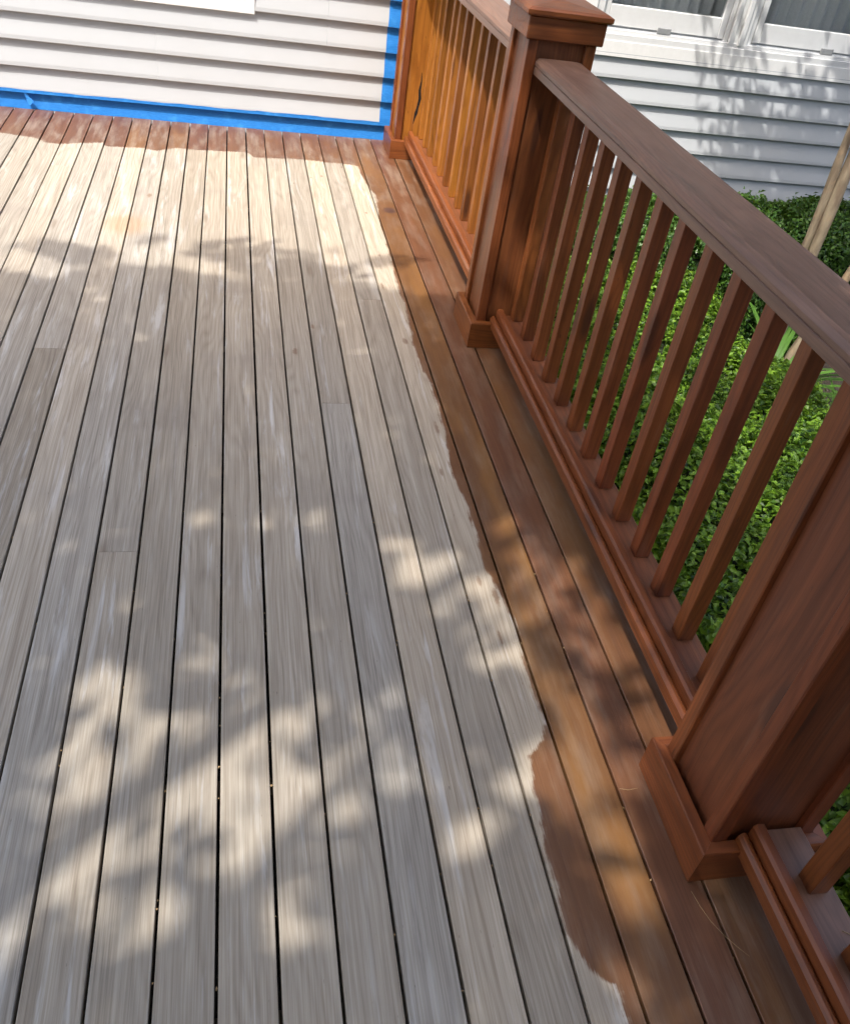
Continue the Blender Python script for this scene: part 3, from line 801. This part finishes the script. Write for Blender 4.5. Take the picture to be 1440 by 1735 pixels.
# ------------------------------------------------------------------ hedges
def hedge(name, x0, x1, y0, y1, z1, n, mat, lsize, bumps, label):
    H = empty(name, ((x0 + x1) / 2, (y0 + y1) / 2, GZ), label=label, cat='hedge')
    # rounded box surface: sample directions on the top and four sides
    ax, ay, az = (x1 - x0) / 2, (y1 - y0) / 2, (z1 - GZ)
    areas = np.array([4 * ax * ay * 1.3, 2 * ay * az, 2 * ay * az, 2 * ax * az, 2 * ax * az])
    face = rng.choice(5, n, p=areas / areas.sum())
    u, w = rng.uniform(-1, 1, n), rng.uniform(-1, 1, n); h = rng.uniform(0.05, 1, n)
    P = np.zeros((n, 3)); NR = np.zeros((n, 3))
    k = face == 0; P[k] = np.c_[u[k] * ax, w[k] * ay, np.full(k.sum(), az)]; NR[k] = (0, 0, 1)
    for i, sgn in ((1, -1), (2, 1)):
        k = face == i; P[k] = np.c_[np.full(k.sum(), sgn * ax), w[k] * ay, h[k] * az]; NR[k] = (sgn, 0, .3)
    for i, sgn in ((3, -1), (4, 1)):
        k = face == i; P[k] = np.c_[u[k] * ax, np.full(k.sum(), sgn * ay), h[k] * az]; NR[k] = (0, sgn, .3)
    # round the shoulders
    r = .16
    q = np.stack([np.clip(np.abs(P[:, 0]) - (ax - r), 0, None), np.clip(np.abs(P[:, 1]) - (ay - r), 0, None), np.clip(P[:, 2] - (az - r), 0, None)], 1)
    dist = np.linalg.norm(q, axis=1)
    over = dist > r
    sc = np.where(over, r / np.maximum(dist, 1e-6), 1.0)
    sg = np.sign(P); 
    P = P - sg * q * (1 - sc)[:, None]
    nn = sg * q; NR = np.where((dist > .03)[:, None], nn, NR)
    off = .075 * vnoise(P * bumps, 3.0) + .050 * vnoise(P * bumps * 3.1, 9.0) + .03 * vnoise(P * bumps * 8.0, 5.0)
    depth = -rng.exponential(.038, n) + rng.uniform(0, .018, n)
    NRn = NR / np.maximum(np.linalg.norm(NR, axis=1, keepdims=True), 1e-6)
    P = P + NRn * (off + depth)[:, None]
    # sprigs standing out
    sp = rng.random(n) < .05
    P[sp] += NRn[sp] * rng.uniform(.01, .045, sp.sum())[:, None]
    W_ = P + np.array([(x0 + x1) / 2, (y0 + y1) / 2, GZ])
    lean = NRn * .8 + rng.normal(size=(n, 3)) * .55 + np.array([0, 0, .35])
    leaves('foliage', W_, lean, lsize, lsize * .58, mat, H)['kind'] = 'stuff'
    # inner branches as one dark core, shade of deep gaps in its colour
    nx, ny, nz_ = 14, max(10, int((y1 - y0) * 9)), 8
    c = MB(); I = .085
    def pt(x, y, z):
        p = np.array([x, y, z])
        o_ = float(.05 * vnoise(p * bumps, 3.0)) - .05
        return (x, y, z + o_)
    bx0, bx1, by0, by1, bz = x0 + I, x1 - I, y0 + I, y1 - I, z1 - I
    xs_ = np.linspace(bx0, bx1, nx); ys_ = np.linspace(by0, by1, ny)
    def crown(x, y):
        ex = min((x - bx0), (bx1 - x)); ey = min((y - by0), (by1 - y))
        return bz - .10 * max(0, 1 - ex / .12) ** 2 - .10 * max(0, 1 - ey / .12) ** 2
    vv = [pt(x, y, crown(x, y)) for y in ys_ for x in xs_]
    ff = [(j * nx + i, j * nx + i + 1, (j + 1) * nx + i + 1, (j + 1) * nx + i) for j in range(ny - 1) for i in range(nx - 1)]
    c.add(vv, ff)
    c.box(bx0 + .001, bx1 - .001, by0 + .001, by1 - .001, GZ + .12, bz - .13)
    obj('dark_core', c.build('dark_core', M_CORE), H)
    st = MB()
    for kx in np.arange(by0 + .2, by1, .45):
        for xx in (x0 * .7 + x1 * .3, x0 * .3 + x1 * .7):
            tube(st, [(xx, kx, GZ - .02), (xx + .02, kx + .03, GZ + .2)], [.016, .011], 6)
    obj('stem', st.build('stem', M_BARK2), H)
    return H
hedge('boxwood_hedge', 1.22, 2.34, .55, 3.80, -.17, 105000, M_BOX, .029, 3.6, 'clipped small leaved boxwood hedge seen between the balusters beside the deck')
hedge('wall_hedge', 1.30, 5.6, 4.02, 4.62, -.05, 100000, M_BOX2, .030, 3.2, 'dark green hedge against the white house wall behind the smooth tree stems')

# ------------------------------------------------------------------ strap leaved plants
def strap_plant(x, y, z, n, L, label, seed):
    r = random.Random(seed)
    T = empty('strap_leaf_plant', (x, y, z), label=label, cat='plant', group='strap leaved plants behind the hedge')
    for i in range(n):
        a = 6.283 * i / n + r.uniform(-.3, .3)
        l, w, lift = L * r.uniform(.75, 1.15), r.uniform(.010, .016), r.uniform(.55, 1.2)
        vv = []
        for k in range(9):
            t = k / 8
            d = l * t * (.35 + .65 * t) * .9
            h = l * lift * (t - .78 * t * t) 
            ww = w * (1 - t ** 2.2) + .0008
            px, py, pz = x + math.cos(a) * d, y + math.sin(a) * d, z + h
            vv += [(px - math.sin(a) * ww, py + math.cos(a) * ww, pz + ww * .5), (px, py, pz), (px + math.sin(a) * ww, py - math.cos(a) * ww, pz + ww * .5)]
        ff = []
        for k in range(8):
            ff += [(3 * k, 3 * k + 1, 3 * k + 4, 3 * k + 3), (3 * k + 1, 3 * k + 2, 3 * k + 5, 3 * k + 4)]
        obj('leaf', mesh('leaf', vv, ff, M_STRAP, True), T)
strap_plant(2.60, 3.36, GZ, 56, .98, 'strap leaved plant behind the hedge, the one nearer the house wall', 3)
strap_plant(2.66, 2.82, GZ, 56, .98, 'strap leaved plant behind the hedge, the one nearer the big corner post', 5)

# ------------------------------------------------------------------ small multi-stemmed tree
def stem_tree():
    T = empty('small_tree', (2.76, 3.62, GZ), label='small smooth barked tree with several bare stems rising in front of the wall hedge', cat='tree')
    stems = [((2.70, 3.62, GZ - .02), (2.66, 3.60, .75), (2.45, 3.45, 2.4), .021),
             ((2.745, 3.61, GZ - .02), (2.715, 3.585, .75), (2.75, 3.3, 2.5), .029),
             ((2.80, 3.60, GZ - .02), (3.12, 3.62, .55), (3.4, 3.7, 2.4), .022)]
    tips = []
    for i, (a, b, c, r) in enumerate(stems):
        P = bent(a, b, .014, 9, i) + bent(b, c, .05, 9, i + 9)[1:]
        R_ = [r * (1 + .10 * math.sin(k * 2.1 + i)) * (1.1 - .45 * k / 18) for k in range(len(P))]
        mb_ = MB(); tube(mb_, P, R_, 10)
        obj('trunk', mb_.build('trunk', M_BARK, True), T)
        tips += [P[-1], P[-4], P[-6], P[-8]]
    br = MB()
    ends = []
    C = Vector((2.95, 3.45, 3.15))
    for k, p in enumerate(tips * 3):
        e = C + Vector((random.uniform(-1.15, 1.2), random.uniform(-.8, .8), random.uniform(-.75, .7)))
        P = bent(p, e, .06, 6, 40 + k); tube(br, P, [.010 * (1 - t / 7.5) for t in range(7)], 5)
        ends += P[2:]
        for _ in range(3):
            q = random.choice(P[2:]); e2 = q + Vector((random.uniform(-.35, .35), random.uniform(-.3, .3), random.uniform(-.25, .3)))
            P2 = bent(q, e2, .02, 4, 90 + k); tube(br, P2, [.005, .004, .0035, .003, .002], 4); ends += P2[1:]
    # the low twig that dips into the top right corner of the view
    P = bent((3.17, 3.63, .78), (2.98, 3.50, .93), .01, 4, 5); tube(br, P, [.005, .0045, .004, .003, .002], 5)
    P = bent((3.10, 3.62, .56), (3.01, 3.55, .60), .004, 3, 6); tube(br, P, [.004, .003, .003, .002], 5)
    obj('branch', br.build('branch', M_BARK), T)
    E_ = np.array([tuple(e) for e in ends])
    n = 11000
    pos = E_[rng.integers(0, len(E_), n)] + rng.normal(size=(n, 3)) * np.array([.085, .085, .07])
    pos = pos[pos[:, 2] > 2.25]
    nr = rng.normal(size=(len(pos), 3)) * .7 + np.array([0, 0, .8])
    leaves('crown', pos, nr, .105, .045, M_MYRTLE, T)['kind'] = 'stuff'
    tw = np.array([(3.03, 3.56, .60), (3.01, 3.55, .615), (3.00, 3.545, .59), (3.02, 3.55, .58), (2.99, 3.51, .92)])
    leaves('shoot', tw, rng.normal(size=(5, 3)) + np.array([0, -.5, .5]), .022, .012, M_MYRTLE, T)
stem_tree()

# ------------------------------------------------------------------ the shade tree standing behind the camera
def shade_tree():
    base = (-3.5, -2.9, GZ)
    T = empty('shade_tree', base, label='large leafy tree outside the picture whose crown dapples the near deck boards', cat='tree')
    tr = MB()
    P = bent((-3.5, -2.9, GZ - .05), (-2.9, -2.2, 3.6), .10, 10, 1)
    tube(tr, P, [.21 - .010 * k for k in range(11)], 14)
    obj('trunk', tr.build('trunk', M_BARK2, True), T)
    n = 120000
    # crown slab: 4 to 6.6 m up, over what the sun sees of the deck
    Z = rng.uniform(3.4, 5.9, n)
    u, v_ = rng.uniform(-3.4, 3.3, n), rng.uniform(-3.4, 3.6, n)
    # ragged outer edge, bent to shade the middle post cap but light its side
    edge = 3.02 + .20 * vnoise(np.c_[u * 3.1, Z * .6, u * 0], 2.0) + .12 * vnoise(np.c_[u * 8.0, Z * 2.0, u * 0], 5.0) - .05 * np.abs(u) + .30 * np.exp(-((u - 1.38) / .2) ** 2) - .30 * np.exp(-((u - .98) / .2) ** 2)
    tt = (v_ - (edge - .42)) / .80
    keep = vnoise(np.c_[u * 9.0, v_ * 13.0, Z * 1.5], 6.0) > 1.7 * tt - .85
    # chinks shaped along the sun rays so sun patches land on the deck
    hole = np.zeros(n)
    for hx, hy, rx, ry in HOLES:
        d = np.hypot((u - hx) / (rx + .031), (v_ - hy) / (ry + .035))
        hole = np.maximum(hole, np.clip((1.10 - d) / .30, 0, 1))
    hole *= np.where(vnoise(np.c_[u * 26.0, v_ * 20.0, u * 0], 8.0) > -.38, 1.0, .25)
    keep &= rng.random(n) > hole * .965
    # looser foliage over the garden beside the deck, thinned to light the hedge
    loose = (u > 1.55) & (vnoise(np.c_[u * 7.0, v_ * 7.0, u * 0], 4.0) > -.02)
    keep &= ~(loose & (rng.random(n) < .93))
    u, v_, Z = u[keep], v_[keep], Z[keep]
    pos = np.c_[u - SX * Z, v_ - SY * Z, Z]
    nr = rng.normal(size=(len(pos), 3)) * .55 + np.array([-.25, -.25, .9])
    leaves('crown', pos, nr, .105, .045, M_SHADE, T)['kind'] = 'stuff'
    lb = MB()
    top = P[-1]
    for k in range(16):
        w = pos[rng.integers(0, len(pos))]
        tube(lb, bent(top - Vector((0, 0, random.uniform(0, .7))), Vector(w) + Vector((0, 0, .1)), .18, 7, 300 + k), [.05 * (1 - t / 8.5) + .003 for t in range(8)], 6)
    obj('limb', lb.build('limb', M_BARK2), T)
shade_tree()

# ------------------------------------------------------------------ unseen tree belt, added behind the camera to block low sky light
def added_tree_belt():
    n = 15000
    x = rng.uniform(-20, 22, n); h = rng.random(n)
    top = 5.0 + 1.3 * np.sin(x * .55) + .8 * np.sin(x * 1.3 + 2)
    z = GZ + h * (top - GZ)
    y = -9.0 - 1.0 * np.sin(x * .4) + .55 * vnoise(np.c_[x * 1.6, z * 1.6, x * 0], 1.0) + rng.normal(0, .22, n)
    pos = np.c_[x, y, z]
    o = leaves('added_tree_belt', pos, rng.normal(size=(n, 3)) * .6 + np.array([0, .8, .5]), .55, .34, M_SHADE, None)
    me = o.data
    # dark backing sheet behind the leaves, shade put into its colour
    nx, nz_ = 60, 10
    vv = []
    for j in range(nz_ + 1):
        for i in range(nx + 1):
            X = -20 + 42 * i / nx
            T_ = 4.7 + 1.3 * math.sin(X * .55) + .8 * math.sin(X * 1.3 + 2)
            Z_ = GZ + (T_ - GZ) * j / nz_
            vv.append((X, -9.7 - 1.0 * math.sin(X * .4) + .4 * math.sin(X * 2.1 + j) * math.cos(j * 1.7), Z_))
    ff = [(j * (nx + 1) + i, j * (nx + 1) + i + 1, (j + 1) * (nx + 1) + i + 1, (j + 1) * (nx + 1) + i) for j in range(nz_) for i in range(nx)]
    obj('belt_backing', mesh('belt_backing', vv, ff, M_CORE), o)
    tag(o, 'added belt of trees out of view, blocking low sky light', 'trees', kind='stuff')
added_tree_belt()

# ------------------------------------------------------------------ small litter
def strand(name, pts, r, mat, label, cat):
    c = MB(); tube(c, pts, [r] * (len(pts) - 1) + [r * .4], 5)
    tag(obj(name, c.build(name, mat)), label, cat)
strand('dry_grass_blade', [(.807, .640, .003), (.812, .612, .0028), (.820, .585, .003), (.832, .560, .004), (.846, .541, .0035), (.862, .522, .0028)], .0004, M_STRAW, 'thin dry grass blade curling over the stained boards below the big post', 'grass blade')
strand('pine_needle', [(.748, .850, .002), (.765, .845, .003), (.785, .848, .002)], .0005, M_STRAW, 'short dry needle on the stained board beside the big post foot', 'needle')
for k, (x, y, a) in enumerate(((.968, .50, .6), (.955, .475, 1.2), (.975, .46, .3))):
    strand('pine_needle', [(x, y, .1165), (x + .022 * math.cos(a), y - .022 * math.sin(a), .118), (x + .045 * math.cos(a + .2), y - .045 * math.sin(a + .2), .1163)], .0008, M_LITTER,
           'dark dry needle lying on the near bottom rail, ' + ('farthest of the three', 'middle of the three', 'nearest of the three')[k], 'needle')
n = 90
gi = rng.integers(-5, 10, n)
pos = np.c_[gi * PITCH + rng.normal(0, .0012, n), rng.uniform(.4, 1.7, n), rng.uniform(-.006, -.001, n)]
o = leaves('gap_litter', pos, rng.normal(size=(n, 3)) + np.array([0, 0, 1.5]), .006, .004, M_LITTER, None)
tag(o, 'tiny seeds and crumbs caught in the gaps between deck boards', 'litter', kind='stuff')
